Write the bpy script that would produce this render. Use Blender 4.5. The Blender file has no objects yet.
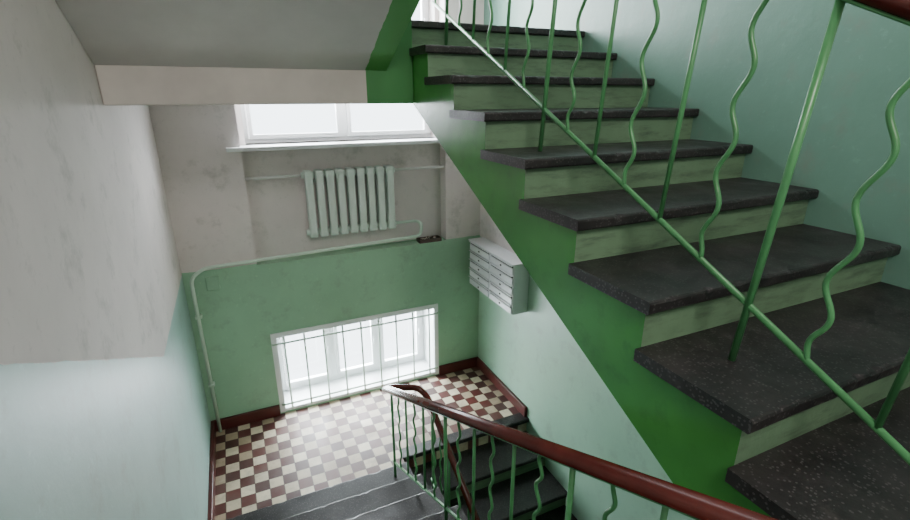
import bpy, bmesh, math, random
from mathutils import Vector, Matrix
random.seed(4)
S = bpy.context.scene
COL = S.collection
XL, XR, D, ZF = -0.49, 2.21, 4.2, -2.88
ZM = -1.1396      # landing the camera stands over
ZU = 0.3944       # upper half landing
ZPL = -1.37       # paint line / ledge

# ---------------------------------------------------------------- materials
def new_mat(name):
    m = bpy.data.materials.new(name); m.use_nodes = True
    nt = m.node_tree; b = nt.nodes['Principled BSDF']
    return m, nt, b

def N(nt, t, **kw):
    n = nt.nodes.new(t)
    for k, v in kw.items(): setattr(n, k, v)
    return n

def setin(nt, sock, v):
    if isinstance(v, (int, float)): sock.default_value = v
    elif isinstance(v, tuple): sock.default_value = v
    else: nt.links.new(v, sock)

def M(nt, op, a, b=0.0, c=None):
    n = N(nt, 'ShaderNodeMath', operation=op)
    setin(nt, n.inputs[0], a); setin(nt, n.inputs[1], b)
    if c is not None: setin(nt, n.inputs[2], c)
    return n.outputs[0]

def MIX(nt, f, a, b):
    n = N(nt, 'ShaderNodeMix', data_type='RGBA')
    setin(nt, n.inputs[0], f); setin(nt, n.inputs[6], a); setin(nt, n.inputs[7], b)
    return n.outputs[2]

def c4(c): return (c[0], c[1], c[2], 1.0)

def noise(nt, scale, detail=4, rough=0.6, vec=None):
    n = N(nt, 'ShaderNodeTexNoise'); n.inputs['Scale'].default_value = scale
    n.inputs['Detail'].default_value = min(detail, 5); n.inputs['Roughness'].default_value = rough
    g = N(nt, 'ShaderNodeNewGeometry')
    nt.links.new(g.outputs['Position'] if vec is None else vec, n.inputs['Vector'])
    return n.outputs['Fac']

def ramp(nt, v, lo, hi):
    n = N(nt, 'ShaderNodeMapRange'); setin(nt, n.inputs[0], v)
    n.inputs[1].default_value = lo; n.inputs[2].default_value = hi
    return n.outputs[0]

def bump(nt, b, h, strength=0.2, dist=0.01):
    n = N(nt, 'ShaderNodeBump'); n.inputs['Strength'].default_value = strength
    n.inputs['Distance'].default_value = dist
    nt.links.new(h, n.inputs['Height']); nt.links.new(n.outputs[0], b.inputs['Normal'])

def paint(name, col, rough=0.5, var=0.15, dirt=None, dirt_amt=0.0, scale=3.0, bstr=0.12):
    m, nt, b = new_mat(name)
    f = noise(nt, scale, 3)
    dark = tuple(x * (1 - var) for x in col)
    c = MIX(nt, ramp(nt, f, 0.35, 0.65), c4(dark), c4(col))
    if dirt:
        g = noise(nt, scale * 6, 5, 0.7)
        c = MIX(nt, M(nt, 'MULTIPLY', ramp(nt, g, 0.52, 0.70), dirt_amt), c, c4(dirt))
    nt.links.new(c, b.inputs['Base Color']); b.inputs['Roughness'].default_value = rough
    bump(nt, b, noise(nt, 18, 3), bstr, 0.01)
    return m

WHITE = (0.76, 0.70, 0.68)
GREEN = (0.345, 0.57, 0.395)
TEAL = (0.15, 0.30, 0.235)
TEALLOW = (0.34, 0.55, 0.41)
BLUEG = (0.34, 0.51, 0.48)

def wall_mat(name, mask_fn, low, high, rl=0.42, rh=0.85, low_fn=None):
    """two-colour oil paint dado: mask_fn(nt, X, Y, Z)->1 where dado paint"""
    m, nt, b = new_mat(name)
    g = N(nt, 'ShaderNodeNewGeometry'); s = N(nt, 'ShaderNodeSeparateXYZ')
    nt.links.new(g.outputs['Position'], s.inputs[0])
    wob = M(nt, 'MULTIPLY', M(nt, 'SUBTRACT', noise(nt, 9, 3), 0.5), 0.02)
    z = M(nt, 'ADD', s.outputs[2], wob)
    mask = mask_fn(nt, s.outputs[0], s.outputs[1], z)
    big = ramp(nt, noise(nt, 1.6, 5), 0.3, 0.7)
    lo = MIX(nt, big, c4(tuple(x * 0.84 for x in low)), c4(low))
    if low_fn:
        lo = MIX(nt, low_fn(nt, s.outputs[0], s.outputs[1], s.outputs[2]), lo, MIX(nt, big, c4(tuple(x * 0.88 for x in TEALLOW)), c4(TEALLOW)))
    hi = MIX(nt, big, c4(tuple(x * 0.84 for x in high)), c4(high))
    sc = ramp(nt, noise(nt, 26, 5, 0.75), 0.60, 0.68)
    lo = MIX(nt, M(nt, 'MULTIPLY', sc, 0.25), lo, c4(tuple(min(1, x * 1.4) for x in low)))
    hi = MIX(nt, M(nt, 'MULTIPLY', sc, 0.3), hi, c4(tuple(x * 0.6 for x in high)))
    c = MIX(nt, mask, hi, lo)
    sm = M(nt, 'MULTIPLY', ramp(nt, noise(nt, 4.5, 5, .75), 0.54, 0.72), 0.38)
    c = MIX(nt, sm, c, (0.22, 0.22, 0.19, 1))
    nt.links.new(c, b.inputs['Base Color'])
    r = N(nt, 'ShaderNodeMapRange'); nt.links.new(mask, r.inputs[0])
    r.inputs[3].default_value = rh; r.inputs[4].default_value = rl
    nt.links.new(r.outputs[0], b.inputs['Roughness'])
    bump(nt, b, noise(nt, 12, 4), 0.16, 0.012)
    return m

def mask_left(nt, X, Y, Z):
    line = M(nt, 'MAXIMUM', M(nt, 'ADD', M(nt, 'MULTIPLY', M(nt, 'SUBTRACT', 2.80, Y), 0.52), ZPL), ZPL)
    line = M(nt, 'MINIMUM', line, 0.2)
    return M(nt, 'LESS_THAN', Z, line)
def mask_back(nt, X, Y, Z):
    return M(nt, 'LESS_THAN', Z, ZPL + 0.012)
def below_fl(nt, X, Y, Z):
    nose = M(nt, 'ADD', M(nt, 'MULTIPLY', M(nt, 'SUBTRACT', Y, 2.456), 0.4779), 0.241)
    nose = M(nt, 'MINIMUM', nose, ZU)
    return M(nt, 'LESS_THAN', Z, M(nt, 'SUBTRACT', nose, 0.25))
def mask_right(nt, X, Y, Z):
    nose = M(nt, 'ADD', M(nt, 'MULTIPLY', M(nt, 'SUBTRACT', Y, 2.456), 0.4779), 0.241)
    nose = M(nt, 'MINIMUM', nose, ZU)
    below = M(nt, 'LESS_THAN', Z, M(nt, 'SUBTRACT', nose, 0.25))
    a = M(nt, 'MULTIPLY', below, M(nt, 'LESS_THAN', Z, ZPL))
    up = M(nt, 'MULTIPLY', M(nt, 'SUBTRACT', 1.0, below), M(nt, 'LESS_THAN', Z, M(nt, 'ADD', nose, 1.5)))
    return M(nt, 'MAXIMUM', a, up)

m_wl = wall_mat('paint_wall_left', mask_left, BLUEG, WHITE)
m_wb = wall_mat('paint_wall_back', mask_back, GREEN, WHITE)
m_wr = wall_mat('paint_wall_right', mask_right, TEAL, WHITE, low_fn=below_fl)
m_white = paint('white_plaster', (0.66, 0.63, 0.60), 0.85, 0.12, (0.4, 0.36, 0.32), 0.3)
m_string = paint('stringer_green', (0.065, 0.30, 0.06), 0.26, 0.3, (0.04, 0.16, 0.04), 0.4, 2.0)
m_rail = paint('rail_green', (0.085, 0.29, 0.11), 0.3, 0.25, None, 0, 10)
m_rad = paint('radiator_paint', (0.66, 0.76, 0.69), 0.4, 0.08)
m_pipe = paint('pipe_paint', (0.60, 0.74, 0.63), 0.35, 0.1)
m_pipew = paint('pipe_white', (0.72, 0.72, 0.70), 0.4, 0.1)
m_frame = paint('window_white', (0.82, 0.83, 0.84), 0.35, 0.05)
m_mail = paint('mailbox_grey', (0.72, 0.73, 0.75), 0.4, 0.08)
m_dark = paint('dark_gap', (0.05, 0.05, 0.05), 0.7, 0.1)
m_red = paint('red_paint', (0.095, 0.014, 0.012), 0.35, 0.3)
m_conc = paint('concrete', (0.25, 0.25, 0.23), 0.8, 0.2)
m_tin = paint('tin_brown', (0.10, 0.06, 0.045), 0.5, 0.3)
m_paper = paint('cigarette_paper', (0.6, 0.55, 0.48), 0.7, 0.2)

# risers: painted, with horizontal scuffs
m_riser, nt, b = new_mat('riser_green')
g = N(nt, 'ShaderNodeNewGeometry'); mp = N(nt, 'ShaderNodeMapping'); mp.inputs['Scale'].default_value = (1.2, 1.0, 7.0)
nt.links.new(g.outputs['Position'], mp.inputs[0])
base = MIX(nt, ramp(nt, noise(nt, 3, 4), .3, .7), (0.125, 0.215, 0.125, 1), (0.18, 0.29, 0.175, 1))
st = ramp(nt, noise(nt, 3.2, 5, .75, mp.outputs[0]), .48, .68)
c = MIX(nt, M(nt, 'MULTIPLY', st, .65), base, (0.05, 0.065, 0.048, 1))
nt.links.new(c, b.inputs['Base Color']); b.inputs['Roughness'].default_value = .4
bump(nt, b, noise(nt, 14, 4), .2, .01)

# soffit with a green painted margin on the open side
m_soff, nt, b = new_mat('soffit_paint')
g = N(nt, 'ShaderNodeNewGeometry'); s = N(nt, 'ShaderNodeSeparateXYZ'); nt.links.new(g.outputs['Position'], s.inputs[0])
msk = M(nt, 'GREATER_THAN', M(nt, 'ADD', s.outputs[0], M(nt, 'MULTIPLY', noise(nt, 10), 0.02)), 0.72)
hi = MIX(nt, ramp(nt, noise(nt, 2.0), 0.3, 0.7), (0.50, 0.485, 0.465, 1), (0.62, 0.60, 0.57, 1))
nt.links.new(MIX(nt, msk, hi, (0.065, 0.30, 0.06, 1)), b.inputs['Base Color'])
b.inputs['Roughness'].default_value = 0.6; bump(nt, b, noise(nt, 14), 0.2, 0.01)

# terrazzo treads
m_tread, nt, b = new_mat('terrazzo_tread')
base = MIX(nt, ramp(nt, noise(nt, 5, 5, .7), 0.38, 0.62), (0.011, 0.0095, 0.0102, 1), (0.028, 0.0245, 0.025, 1))
v = N(nt, 'ShaderNodeTexVoronoi'); v.inputs['Scale'].default_value = 120
g = N(nt, 'ShaderNodeNewGeometry'); nt.links.new(g.outputs['Position'], v.inputs['Vector'])
sep = N(nt, 'ShaderNodeSeparateColor'); nt.links.new(v.outputs['Color'], sep.inputs[0])
ch = M(nt, 'MULTIPLY', M(nt, 'LESS_THAN', v.outputs['Distance'], 0.36), M(nt, 'GREATER_THAN', sep.outputs[0], 0.62))
c = MIX(nt, M(nt, 'MULTIPLY', ch, 0.6), base, (0.10, 0.092, 0.092, 1))
du = ramp(nt, noise(nt, 14, 5, .8), .56, .75)
c = MIX(nt, M(nt, 'MULTIPLY', du, .35), c, (0.10, 0.088, 0.08, 1))
nt.links.new(c, b.inputs['Base Color'])
nt.links.new(ramp(nt, noise(nt, 7, 5), -0.25, 1.5), b.inputs['Roughness'])
bump(nt, b, noise(nt, 60, 4), 0.15, 0.004)

# tiles
T = 0.104
m_tile, nt, b = new_mat('checker_tile')
g = N(nt, 'ShaderNodeNewGeometry'); s = N(nt, 'ShaderNodeSeparateXYZ'); nt.links.new(g.outputs['Position'], s.inputs[0])
tx = M(nt, 'DIVIDE', M(nt, 'SUBTRACT', s.outputs[0], XL - 5.0 * T), T); ty = M(nt, 'DIVIDE', M(nt, 'SUBTRACT', s.outputs[1], D - 30 * T), T)
fx = M(nt, 'FLOOR', tx); fy = M(nt, 'FLOOR', ty)
par = M(nt, 'GREATER_THAN', M(nt, 'MODULO', M(nt, 'ADD', fx, fy), 2.0), 0.5)
cb = N(nt, 'ShaderNodeCombineXYZ'); nt.links.new(fx, cb.inputs[0]); nt.links.new(fy, cb.inputs[1])
wn = N(nt, 'ShaderNodeTexWhiteNoise'); nt.links.new(cb.outputs[0], wn.inputs[0])
cr = MIX(nt, wn.outputs[0], (0.40, 0.31, 0.21, 1), (0.74, 0.64, 0.48, 1))
rd = MIX(nt, wn.outputs[0], (0.055, 0.013, 0.012, 1), (0.13, 0.034, 0.029, 1))
c = MIX(nt, par, cr, rd)
ex = M(nt, 'ABSOLUTE', M(nt, 'SUBTRACT', M(nt, 'FRACT', tx), 0.5)); ey = M(nt, 'ABSOLUTE', M(nt, 'SUBTRACT', M(nt, 'FRACT', ty), 0.5))
gr = M(nt, 'GREATER_THAN', M(nt, 'MAXIMUM', ex, ey), 0.475)
c = MIX(nt, gr, c, (0.09, 0.06, 0.05, 1))
c = MIX(nt, M(nt, 'MULTIPLY', ramp(nt, noise(nt, 6, 5, .75), 0.42, 0.70), 0.45), c, (0.14, 0.10, 0.08, 1))
nt.links.new(c, b.inputs['Base Color']); nt.links.new(ramp(nt, noise(nt, 6, 4), -.3, 1.4), b.inputs['Roughness'])
bump(nt, b, M(nt, 'SUBTRACT', 1.0, gr), 0.3, 0.002)

# handrail wood
m_wood, nt, b = new_mat('handrail_redbrown')
c = MIX(nt, ramp(nt, noise(nt, 6, 5), 0.3, 0.7), (0.055, 0.008, 0.006, 1), (0.105, 0.017, 0.012, 1))
nt.links.new(c, b.inputs['Base Color']); b.inputs['Roughness'].default_value = 0.25

# window glass
m_glass, nt, b = new_mat('window_glass')
nt.nodes.remove(b)
out = [n for n in nt.nodes if n.type == 'OUTPUT_MATERIAL'][0]
tr = N(nt, 'ShaderNodeBsdfTransparent'); tr.inputs[0].default_value = (0.93, 0.96, 0.97, 1)
gl = N(nt, 'ShaderNodeBsdfGlossy'); gl.inputs['Roughness'].default_value = 0.03
mx = N(nt, 'ShaderNodeMixShader'); mx.inputs[0].default_value = 0.06
nt.links.new(tr.outputs[0], mx.inputs[1]); nt.links.new(gl.outputs[0], mx.inputs[2]); nt.links.new(mx.outputs[0], out.inputs[0])

m_fill, nt, b = new_mat('fill_fixture_glow')  # glowing shade of the added fill fixtures
b.inputs['Base Color'].default_value = (0.9, 0.9, 0.88, 1)
b.inputs['Emission Color'].default_value = (1, 0.95, 0.88, 1); b.inputs['Emission Strength'].default_value = 2.0

# ---------------------------------------------------------------- mesh helpers
def mk(name, bm, mats, parent=None, smooth=False, bevel=None):
    me = bpy.data.meshes.new(name)
    bmesh.ops.recalc_face_normals(bm, faces=bm.faces)
    bm.to_mesh(me); bm.free()
    for m in (mats if isinstance(mats, (list, tuple)) else [mats]): me.materials.append(m)
    if smooth:
        for p in me.polygons: p.use_smooth = True
    o = bpy.data.objects.new(name, me); COL.objects.link(o)
    if bevel:
        md = o.modifiers.new('bevel', 'BEVEL'); md.width = bevel; md.segments = 3; md.limit_method = 'ANGLE'
    if parent: o.parent = parent
    return o

def box(bm, x0, x1, y0, y1, z0, z1, mi=0):
    vs = [bm.verts.new((x, y, z)) for x in (x0, x1) for y in (y0, y1) for z in (z0, z1)]
    for f in ((0, 1, 3, 2), (4, 6, 7, 5), (0, 4, 5, 1), (2, 3, 7, 6), (0, 2, 6, 4), (1, 5, 7, 3)):
        bm.faces.new([vs[i] for i in f]).material_index = mi

def boxes(name, lst, mats, parent=None, bevel=None):
    bm = bmesh.new()
    for t in lst: box(bm, *t)
    return mk(name, bm, mats, parent, bevel=bevel)

def empty(name):
    o = bpy.data.objects.new(name, None); o.empty_display_size = 0.1; COL.objects.link(o); return o

def sweep(bm, pts, rx, ry=None, seg=12, mi=0, up=Vector((0, 0, 1))):
    """sweep an ellipse along a polyline; rx sideways radius, ry vertical radius"""
    ry = ry or rx
    pts = [Vector(p) for p in pts]; rings = []
    ref = None
    for i, p in enumerate(pts):
        t = (pts[min(i + 1, len(pts) - 1)] - pts[max(i - 1, 0)]).normalized()
        if ref is None:
            ref = up if abs(t.dot(up)) < 0.95 else Vector((1, 0, 0))
        side = t.cross(ref)
        if side.length < 1e-3: side = t.cross(Vector((0, 1, 0)))
        side.normalize(); u = side.cross(t).normalized()
        ref = u
        rings.append([bm.verts.new(p + side * rx * math.cos(2 * math.pi * k / seg) + u * ry * math.sin(2 * math.pi * k / seg)) for k in range(seg)])
    for a, b_ in zip(rings, rings[1:]):
        for k in range(seg):
            f = bm.faces.new((a[k], a[(k + 1) % seg], b_[(k + 1) % seg], b_[k])); f.material_index = mi; f.smooth = True
    bm.faces.new(rings[0][::-1]).material_index = mi; bm.faces.new(rings[-1]).material_index = mi

def round_path(pts, r=0.05, n=6):
    pts = [Vector(p) for p in pts]; out = [pts[0]]
    for a, b_, c in zip(pts, pts[1:], pts[2:]):
        d1 = (a - b_); d2 = (c - b_); rr = min(r, d1.length * .45, d2.length * .45)
        p1 = b_ + d1.normalized() * rr; p2 = b_ + d2.normalized() * rr
        for k in range(n + 1):
            t = k / n
            out.append(p1 * (1 - t) ** 2 + b_ * 2 * t * (1 - t) + p2 * t * t)
    out.append(pts[-1]); return out

def worn_slab(name, x0, x1, ya, yb, z0, z1, front, parent):
    """terrazzo tread with a slightly chipped nosing. front=+1 if nosing is at yb, -1 at ya"""
    bm = bmesh.new()
    n = 60
    rows = []
    for i in range(n + 1):
        x = x0 + (x1 - x0) * i / n
        chip = 0.0
        if 0 < i < n and random.random() < .18: chip = random.uniform(.002, .008)
        r = .008 + chip * .6
        w = 0.0012 * math.sin(x * 23 + z1 * 31)
        yn, yk = (yb, ya) if front > 0 else (ya, yb)
        s = 1 if front > 0 else -1
        pts = [(yk, z0), (yn - s * .004, z0), (yn + s * w, z0 + .006), (yn + s * w - s * chip * .2, z1 - r), (yn - s * r * .35 - s * chip * .4, z1 - r * .3 - chip * .3), (yn - s * r - s * chip, z1), (yk, z1)]
        rows.append([bm.verts.new((x, y, z)) for y, z in pts])
    L = len(rows[0])
    for a, b_ in zip(rows, rows[1:]):
        for k in range(L):
            bm.faces.new((a[k], a[(k + 1) % L], b_[(k + 1) % L], b_[k]))
    bm.faces.new(rows[0]); bm.faces.new(rows[-1][::-1])
    return mk(name, bm, m_tread, parent)

# ---------------------------------------------------------------- flights
def flight(name, x0, x1, yf, d, z0, n, tr, ri, waist, open_side, body_mats):
    """n treads. open_side: -1 => x0 end is open, +1 => x1 end open"""
    root = empty(name)
    th = 0.038
    if open_side < 0: x1 -= .002
    else: x0 += .002
    bx0, bx1 = (x0 + 0.022, x1) if open_side < 0 else (x0, x1 - 0.022)
    prof = []
    zs = lambda y: z0 + ri + (abs(y - yf) / tr) * ri
    yend = yf + d * n * tr
    prof.append((yf, zs(yf) - waist))
    prof.append((yf, z0 + ri - th))
    for i in range(1, n + 1):
        y = yf + d * i * tr
        prof.append((y, z0 + i * ri - th))
        if i < n: prof.append((y, z0 + (i + 1) * ri - th))
    prof.append((yend, zs(yend) - waist))
    bm = bmesh.new()
    A = [bm.verts.new((bx0, y, z)) for y, z in prof]; B = [bm.verts.new((bx1, y, z)) for y, z in prof]
    fa = bm.faces.new(A); fb = bm.faces.new(B[::-1])
    fa.material_index = 0; fb.material_index = 0
    L = len(prof)
    for i in range(L):
        j = (i + 1) % L
        f = bm.faces.new((A[i], A[j], B[j], B[i]))
        f.material_index = 2 if i == L - 1 else 1
    mk('body', bm, body_mats, root)
    for i in range(1, n + 1):
        ya = yf + d * ((i - 1) * tr - 0.03); yb = yf + d * (i * tr)
        z = z0 + i * ri
        worn_slab('tread_%d' % i, x0, x1, min(ya, yb), max(ya, yb), z - th, z, -d, root)
    return root

TR, RI = 0.321, 0.1534
flight('staircase_flight', 0.965, XR, -0.082, 1, ZM, 9, TR, RI, 0.405, -1, [m_string, m_riser, m_soff])
RIL = (ZM - ZF) / 11
flight('staircase_flight', XL, 0.93, 2.9, -1, ZF, 10, 0.32, RIL, 0.38, 1, [m_string, m_riser, m_white])
RIU = 0.155
flight('staircase_flight', XL, 0.85, 2.70, -1, ZU, 10, 0.32, RIU, 0.425, 1, [m_string, m_riser, m_soff])
flight('staircase_flight', 0.965, XR, 3.18 - 6 * TR, 1, ZF - 7 * RI, 6, TR, RI, 0.38, -1, [m_string, m_riser, m_white])

# landings
boxes('landing_upper', [(XL + .001, XR - .001, 2.809, D - .001, -0.02, ZU - 0.038), (XL + .001, XR - .001, 3.001, D - .001, ZU - .038, ZU - .002), (XL + .001, .963, 2.809, 3.001, ZU - .038, ZU - .002)], [m_white])
worn_slab('landing_nosing', 0.965, XR - .002, 2.777, 3.0, ZU - 0.037, ZU + .001, -1, None)
boxes('landing_riser', [(0.987, XR - .002, 2.80, 2.806, 0.2415, ZU - .039)], m_riser)
# beam under the landing edge, end painted green
m_beam, nt, b = new_mat('beam_paint')
g = N(nt, 'ShaderNodeNewGeometry'); s = N(nt, 'ShaderNodeSeparateXYZ'); nt.links.new(g.outputs['Position'], s.inputs[0])
msk = M(nt, 'GREATER_THAN', s.outputs[0], 0.715)
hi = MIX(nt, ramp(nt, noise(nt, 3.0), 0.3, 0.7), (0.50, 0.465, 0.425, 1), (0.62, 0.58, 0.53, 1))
nt.links.new(MIX(nt, msk, hi, (0.05, 0.21, 0.06, 1)), b.inputs['Base Color']); b.inputs['Roughness'].default_value = .6
boxes('landing_beam', [(XL + .001, 0.985, 2.702, 2.807, -0.045, ZU - .003)], m_beam, bevel=0.008)
boxes('landing_middle', [(XL + .001, 0.95, -1.899, -0.302, ZM - 0.2, ZM), (0.95, XR - .001, -1.899, -0.085, ZM - 0.2, ZM)], m_conc)
boxes('landing_top', [(XL + .001, 0.9, -1.899, -0.505, 1.9, ZU + 11 * RIU)], m_white)

# floor
bm = bmesh.new()
box(bm, XL, XR, 3.18, D + 0.0, ZF - 0.2, ZF); box(bm, XL, 0.965, 2.90, 3.18, ZF - 0.2, ZF)
mk('floor', bm, m_tile)
worn_slab('floor_edge_nosing', 0.965, XR, 3.145, 3.26, ZF - 0.038, ZF + 0.002, -1, None)
boxes('floor_basement', [(XL, XR, -1.9, 4.6, -4.2, -4.0)], m_conc)

# walls
boxes('wall_left', [(XL - 0.3, XL, -2.2, 4.9, -4.2, 3.7)], m_wl)
boxes('wall_right', [(XR, XR + 0.3, -2.2, 4.9, -4.2, 3.7)], m_wr)
boxes('wall_front', [(XL, XR, -2.2, -1.9, -4.2, 3.7)], m_white)
boxes('ceiling', [(XL - .3, XR + .3, -2.2, 4.9, 3.7, 3.9)], m_white)
WX0, WX1, WZ0, WZ1 = 0.14, 1.69, ZF + 0.02, -2.07
NX0, NX1 = 0.075, 1.83
DB = 4.62
NB = 4.33
UW0, UW1, UZ0, UZ1 = 0.12, 1.79, -0.385, 1.6
boxes('wall_back', [
    (XL, WX0, D, DB, -4.2, ZPL), (WX1, XR, D, DB, -4.2, ZPL),
    (WX0, WX1, D, DB, WZ1, ZPL), (WX0, WX1, D, DB, -4.2, WZ0),
    (XL, NX0, D, DB, ZPL, 3.7), (NX1, XR, D, DB, ZPL, 3.7),
    (NX0, NX1, NB, DB, ZPL, UZ0), (NX0, NX1, NB, DB, UZ1, 3.7),
    (NX0, UW0, NB, DB, UZ0, UZ1), (UW1, NX1, NB, DB, UZ0, UZ1)], m_wb)

# ---------------------------------------------------------------- windows
def casement(root, x0, x1, y, z0, z1, n, fw=0.05):
    lst = [(x0, x1, y, y + .06, z0, z0 + fw), (x0, x1, y, y + .06, z1 - fw, z1),
           (x0, x0 + fw, y, y + .06, z0 + fw, z1 - fw), (x1 - fw, x1, y, y + .06, z0 + fw, z1 - fw)]
    w = (x1 - x0 - 2 * fw) / n
    for i in range(1, n):
        xc = x0 + fw + i * w
        lst.append((xc - .028, xc + .028, y, y + .06, z0 + fw, z1 - fw))
    boxes('frame', lst, m_frame, root)
    for i in range(n):
        a = x0 + fw + i * w + (.028 if i else 0); c_ = x0 + fw + (i + 1) * w - (.028 if i < n - 1 else 0)
        s_ = .035
        boxes('sash_%d' % (i + 1), [(a + .003, c_ - .003, y - .015, y + .03, z0 + fw + .003, z0 + fw + s_), (a + .003, c_ - .003, y - .015, y + .03, z1 - fw - s_, z1 - fw - .003),
              (a + .003, a + s_, y - .015, y + .03, z0 + fw + s_, z1 - fw - s_), (c_ - s_, c_ - .003, y - .015, y + .03, z0 + fw + s_, z1 - fw - s_)], m_frame, root)
        boxes('glass_%d' % (i + 1), [(a + s_, c_ - s_, y + .005, y + .009, z0 + fw + s_, z1 - fw - s_)], m_glass, root)
        bm = bmesh.new(); sweep(bm, [(c_ - s_ * .5, y - .04, (z0 + z1) / 2 - .04), (c_ - s_ * .5, y - .04, (z0 + z1) / 2 + .04)], .007)
        sweep(bm, [(c_ - s_ * .5, y - .04, (z0 + z1) / 2), (c_ - s_ * .5, y - .01, (z0 + z1) / 2)], .006)
        mk('handle_%d' % (i + 1), bm, m_frame, root)

w1 = empty('window_1')
casement(w1, UW0 + .001, UW1 - .001, NB + .13, UZ0 + .001, UZ1 - .001, 2, .035)
boxes('sill', [(-0.03, 1.90, D - 0.06, NB + .129, UZ0 - 0.032, UZ0)], m_frame, w1, bevel=.006)
w2 = empty('window_2')
casement(w2, WX0 + .009, WX1 - .009, D + .30, WZ0 + .031, WZ1 - .009, 3)
boxes('sill', [(WX0 + .001, WX1 - .001, D - .005, D + .36, WZ0, WZ0 + 0.03)], m_frame, w2)
boxes('reveal', [(WX0, WX0 + .008, D + .002, D + .36, WZ0 + .03, WZ1 - .009), (WX1 - .008, WX1, D + .002, D + .36, WZ0 + .03, WZ1 - .009), (WX0, WX1, D + .002, D + .36, WZ1 - .008, WZ1)], m_frame, w2)
boxes('casing', [(WX0 - .04, WX0 + .006, D - .012, D - .001, WZ0, WZ1 - .006), (WX1 - .006, WX1 + .04, D - .012, D - .001, WZ0, WZ1 - .006), (WX0 - .04, WX1 + .04, D - .012, D - .001, WZ1 - .006, WZ1 + .038)], m_frame, w2)

# grille: straight bars
def wavy(x, y0, zb, zt, amp, axis='y', periods=3, straight=0.08, n=72, lean=0.0, ph=0.0, skew=0.0):
    out = []
    for i in range(n + 1):
        t = i / n; z = zb + (zt - zb) * t
        env = min(1, t / straight, (1 - t) / straight) if straight else 1
        tt = t + skew * math.sin(2 * math.pi * t)
        o = amp * math.sin(2 * math.pi * periods * tt + ph) * max(0, env) - lean * (z - zb)
        out.append((x, y0 + o, z) if axis == 'y' else (x + o, y0, z))
    return out
gr = empty('window_grille')
bm = bmesh.new()
yg = D - 0.03
za, zb_ = WZ0 + .03, WZ1 + .0
hz = WZ1 - .06
sweep(bm, [(WX0 - .035, yg, hz), (WX1 + .035, yg, hz)], .009)
sweep(bm, [(WX0 - .02, yg, za + .06), (WX1 + .02, yg, za + .06)], .009)
for x, z in ((WX0 - .03, hz), (WX1 + .03, hz), (WX0 - .015, za + .06), (WX1 + .015, za + .06)):
    sweep(bm, [(x, yg, z), (x, D - .013, z)], .008)
nb = 9
for i in range(nb):
    x = WX0 + .07 + (WX1 - WX0 - .14) * i / (nb - 1)
    sweep(bm, [(x, yg, za), (x, yg, zb_)], .0085, seg=8)
mk('bars', bm, m_pipe, gr)

# ---------------------------------------------------------------- radiator
rad = empty('radiator')
ns = 9; rx0, rx1 = 0.525, 1.325; pitch = (rx1 - rx0) / ns; rz0, rz1 = -1.185, -0.605; ry = NB - 0.085
for i in range(ns):
    xc = rx0 + pitch * (i + .5)
    bm = bmesh.new()
    w = 0.031
    box(bm, xc - w, xc + w, ry - .07, ry - .018, rz0 + .03, rz1 - .03)
    box(bm, xc - w * .8, xc + w * .8, ry + .018, ry + .065, rz0 + .03, rz1 - .03)
    box(bm, xc - w * 1.15, xc + w * 1.15, ry - .065, ry + .06, rz1 - .075, rz1)
    box(bm, xc - w * 1.15, xc + w * 1.15, ry - .065, ry + .06, rz0, rz0 + .075)
    mk('section_%d' % (i + 1), bm, m_rad, rad, bevel=0.016)
bm = bmesh.new()
for z in (rz0 + .04, rz1 - .04):
    sweep(bm, [(rx0 - .01, ry, z), (rx1 + .01, ry, z)], .026, seg=16)
for x in (rx0 + .1, rx1 - .1):
    sweep(bm, [(x, ry, rz1 - .10), (x, NB - .001, rz1 - .10)], .01)
mk('nipples', bm, m_rad, rad)

hp = empty('heating_pipe')
bm = bmesh.new()
sweep(bm, [(rx1 + .012, ry, rz1 - .04), (XR - 0.002, ry, rz1 - .04)], .013)
sweep(bm, [(NX0 + .002, ry, rz1 - .04), (rx0 - .012, ry, rz1 - .04)], .013)
mk('upper_run', bm, m_pipew, hp)
bm = bmesh.new()
yp = D - 0.04
path = [(rx1 + .012, ry, rz0 + .04), (1.54, ry, rz0 + .04), (1.56, yp, rz0 + .03), (1.55, yp, -1.275), (-0.33, yp, -1.325), (-0.43, yp, -1.40), (-0.425, yp, ZF)]
sweep(bm, round_path(path, .06), .0145, seg=12)
mk('lower_run', bm, m_pipe, hp)
bm = bmesh.new()
for z in (-1.75, -2.4):
    box(bm, -0.45, -0.40, yp - .018, D - .001, z, z + .02)
mk('clips', bm, m_pipe, hp)
boxes('junction_box', [(-0.33, -0.23, D - .03, D, -1.53, -1.41)], m_wb, bevel=.008)

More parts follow.
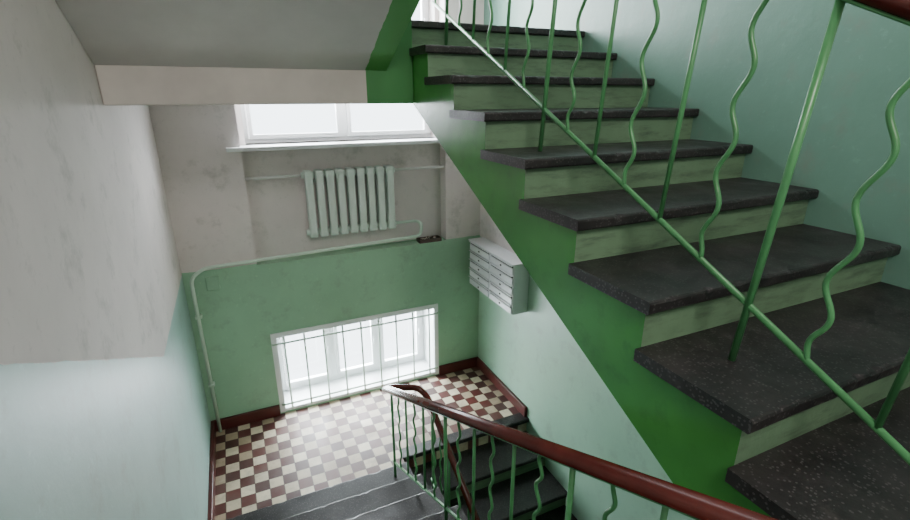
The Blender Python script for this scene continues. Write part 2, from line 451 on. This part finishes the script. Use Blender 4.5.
# ---------------------------------------------------------------- mailboxes
mb = empty('mailbox_bank')
mx0, mx1, my0, my1, mz0, mz1 = XR - 0.165, XR - .001, 3.27, 4.11, -1.83, -1.37
boxes('cabinet', [(mx0 + .012, mx1, my0, my1, mz0, mz1)], m_mail, mb, bevel=.004)
boxes('lid', [(mx0 - .01, mx1, my0 - .01, my1 + .01, mz1, mz1 + .014)], m_mail, mb, bevel=.004)
rows = 5; hh = (mz1 - mz0) / rows
for r in range(rows):
    for cc in range(2):
        ya = my0 + cc * (my1 - my0) / 2 + .01; yb = ya + (my1 - my0) / 2 - .02
        z = mz0 + r * hh
        boxes('door_panel', [(mx0, mx0 + .014, ya, yb, z + .006, z + hh * .66)], m_mail, mb, bevel=.003)
        boxes('slot', [(mx0 + .008, mx0 + .0135, ya + .01, yb - .01, z + hh * .68, z + hh * .90)], m_dark, mb)
        boxes('flap', [(mx0 - .012, mx0 + .013, ya, yb, z + hh * .90, z + hh * .97)], m_mail, mb)
        boxes('lock', [(mx0 - .006, mx0 + .002, (ya + yb) / 2 - .01, (ya + yb) / 2 + .01, z + hh * .3, z + hh * .45)], m_dark, mb, bevel=.003)

# ashtray tray with butts, resting on the ledge
at = empty('ashtray')
cx, cy, cz = 1.67, 4.255, ZPL
tw, td, thh = .115, .05, .035
boxes('tray', [(cx - tw, cx + tw, cy - td, cy + td, cz, cz + .008), (cx - tw, cx + tw, cy - td, cy - td + .006, cz + .008, cz + thh), (cx - tw, cx + tw, cy + td - .006, cy + td, cz + .008, cz + thh),
               (cx - tw, cx - tw + .006, cy - td + .006, cy + td - .006, cz + .008, cz + thh), (cx + tw - .006, cx + tw, cy - td + .006, cy + td - .006, cz + .008, cz + thh)], m_tin, at)
bm = bmesh.new()
for k in range(14):
    ax, ay = cx + random.uniform(-.085, .085), cy + random.uniform(-.03, .03); an = random.uniform(0, 6.28); zz = cz + .016 + random.uniform(0, .025)
    sweep(bm, [(ax - .018 * math.cos(an), ay - .012 * math.sin(an), zz), (ax + .018 * math.cos(an), ay + .012 * math.sin(an), zz + .006)], .0045, seg=8)
mk('cigarette_butts', bm, m_paper, at)

# ---------------------------------------------------------------- baseboards
bh = 0.11
boxes('baseboard_left', [(XL, XL + .03, 2.92, D - .03, ZF, ZF + bh)], m_red, bevel=.005)
boxes('baseboard_back', [(XL, WX0 - .045, D - .03, D, ZF, ZF + bh), (WX1 + .045, XR, D - .03, D, ZF, ZF + bh)], m_red, bevel=.005)
boxes('baseboard_right', [(XR - .03, XR, 3.18, D - .03, ZF + .003, ZF + bh)], m_red, bevel=.005)

# ---------------------------------------------------------------- railings
def railing(name, x, ys, barz, railz, treadz, post_every, first_wavy, y_bar, extra_rail=None, rr=(.030, .024), lean=0.0, amp=.015, periods=4.2):
    root = empty(name)
    bm = bmesh.new()
    for i, y in enumerate(ys):
        wav = (i % 2 == 0) == first_wavy
        if wav:
            sweep(bm, wavy(x, y, barz(y), railz(y) - .02, amp * random.uniform(.8, 1.15), 'y', periods * random.uniform(.93, 1.07), .1, lean=lean, ph=random.uniform(-.7, .7), skew=random.uniform(-.02, .02)), .0066, seg=10)
        else:
            post = post_every(i)
            zb = treadz(y) if post else barz(y)
            zt = railz(y) - .02
            sweep(bm, [(x, y + lean * (barz(y) - zb), zb), (x, y - lean * (zt - barz(y)), zt)], .0095 if post else .0074, seg=10)
    y0, y1 = y_bar
    sweep(bm, [(x, y0, barz(y0)), (x, y1, barz(y1))], .0075, .010, seg=8)
    sweep(bm, [(x, y0, railz(y0) - .028), (x, y1, railz(y1) - .028)], .014, .005, seg=8)
    mk('balusters', bm, m_rail, root)
    bm = bmesh.new()
    path = extra_rail if extra_rail else [(x, y0, railz(y0)), (x, y1, railz(y1))]
    sweep(bm, round_path(path, .08, 8), rr[0], rr[1], seg=16)
    mk('handrail', bm, m_wood, root)
    return root

noseR = lambda y: 0.241 + (y - 2.456) / TR * RI
def treadR(y):
    k = math.floor((y - (-0.082)) / TR) + 1
    return ZM + max(0, k) * RI
ys = [0.714 + 0.16 * i for i in range(-4, 14)]      # index 4 = .714 straight
XRr = 1.16
railing('stair_railing', XRr, ys, lambda y: noseR(y) + .08, lambda y: noseR(y) + .83, treadR,
        lambda i: (i - 4) % 6 == 0, False, (-0.05, 2.83), [(XRr, -0.15, noseR(-0.15) + .83), (XRr, 2.95, noseR(2.95) + .83)], lean=.075)
noseU = lambda y: ZU + RIU * (1 + (2.70 - y) / .32)
def treadU(y): return ZU + RIU * (math.floor((2.70 - y) / .32) + 1)
railing('stair_railing', 0.76, [2.6 - .16 * i for i in range(0, 18)], lambda y: noseU(y) + .08, lambda y: noseU(y) + .83, treadU,
        lambda i: i % 6 == 1, True, (2.66, -0.15))
noseL = lambda y: ZF + RIL * (1 + (2.9 - y) / .32)
def treadL(y): return ZF + RIL * max(0, (math.floor((2.9 - y) / .32) + 1))
rl = lambda y: -2.03 + .494 * (2.95 - y)
XLr = 0.80
noseB = lambda y: ZF + (y - 3.18) * RI / TR
rb = lambda y: noseB(y) + .80
XBr = 1.12
railing('stair_railing', XLr, [2.82 - .16 * i for i in range(0, 20)], lambda y: noseL(y) + .09, rl, treadL,
        lambda i: i % 6 == 0, False, (2.86, -0.25),
        [(XLr, -.28, rl(-.28)), (XLr, 2.90, rl(2.90)), (XLr, 2.98, rl(2.98) - .01), (XLr + .06, 3.02, -2.08), (XBr - .05, 3.02, -2.14), (XBr, 2.95, rb(2.95)), (XBr, 1.35, rb(1.35))])
def treadB(y): return ZF - 7 * RI + RI * (math.floor((y - (3.18 - 6 * TR)) / TR) + 1)
railing('stair_railing', XBr, [2.86 - .16 * i for i in range(0, 9)], lambda y: noseB(y) + .08, lambda y: rb(y) - .008, treadB,
        lambda i: i % 6 == 0, False, (2.90, 1.4), [(XBr, 1.5, rb(1.5) - .004), (XBr, 1.34, rb(1.34) - .004)])

# ---------------------------------------------------------------- unseen fixtures added for fill light, and window daylight
def fill_disc(name, x, y, z, r=.14):
    root = empty(name)
    bm = bmesh.new(); bmesh.ops.create_uvsphere(bm, u_segments=24, v_segments=12, radius=r, matrix=Matrix.Translation((x, y, z)) @ Matrix.Diagonal((1, 1, .5, 1)))
    mk('shade', bm, m_fill, root, smooth=True)
    bm = bmesh.new(); bmesh.ops.create_cone(bm, cap_ends=True, segments=24, radius1=r * 1.05, radius2=r * 1.05, depth=.03, matrix=Matrix.Translation((x, y, z + r * .45)))
    mk('base', bm, m_frame, root)
fill_disc('fill_fixture', 0.2, -1.2, 1.82)  # added body for the fill light over the landing, out of view
fill_disc('fill_fixture', 1.5, 1.2, 3.62)  # added body for the stair-top fill, out of view

def area(name, loc, rot, sx, sy, e, col=(1, 1, 1)):
    l = bpy.data.lights.new(name, 'AREA'); l.shape = 'RECTANGLE'; l.size = sx; l.size_y = sy; l.energy = e; l.color = col
    o = bpy.data.objects.new(name, l); o.location = loc; o.rotation_euler = rot; COL.objects.link(o); return o
area('daylight_window_lower', ((WX0 + WX1) / 2, 4.9, -2.2), (math.radians(-80), 0, 0), 1.5, .9, 290, (.96, .98, 1))
area('daylight_window_upper', (.95, 4.95, .8), (math.radians(-75), 0, 0), 1.7, 2.0, 480, (.98, .985, 1))
area('fill_landing_light', (0.3, -1.2, 1.68), (math.radians(40), 0, 0), .9, .9, 62, (1, .94, .89))  # added fill from above the landing, no known source
area('fill_top_light', (1.5, 1.2, 3.5), (0, 0, 0), 1.0, 2.0, 25, (.98, .98, 1))  # added fill from above the flight, no known source

w = bpy.data.worlds.new('World'); S.world = w; w.use_nodes = True
bg = w.node_tree.nodes['Background']; bg.inputs[0].default_value = (.90, .95, 1, 1); bg.inputs[1].default_value = 7.0

# ---------------------------------------------------------------- camera
f = 480.0; th = math.atan(233 / math.hypot(480, 165)); p = math.atan(165 / 480)
R = Vector((math.cos(th), -math.sin(th), 0))
F = Vector((math.sin(th) * math.cos(p), math.cos(th) * math.cos(p), -math.sin(p)))
U = Vector((math.sin(th) * math.sin(p), math.cos(th) * math.sin(p), math.cos(p)))
mat = Matrix((R, U, -F)).transposed().to_4x4()
cd = bpy.data.cameras.new('camera'); cam = bpy.data.objects.new('camera', cd); COL.objects.link(cam)
cam.matrix_world = mat; cd.sensor_width = 36; cd.lens = f / 910 * 36; cd.clip_start = .02
S.camera = cam
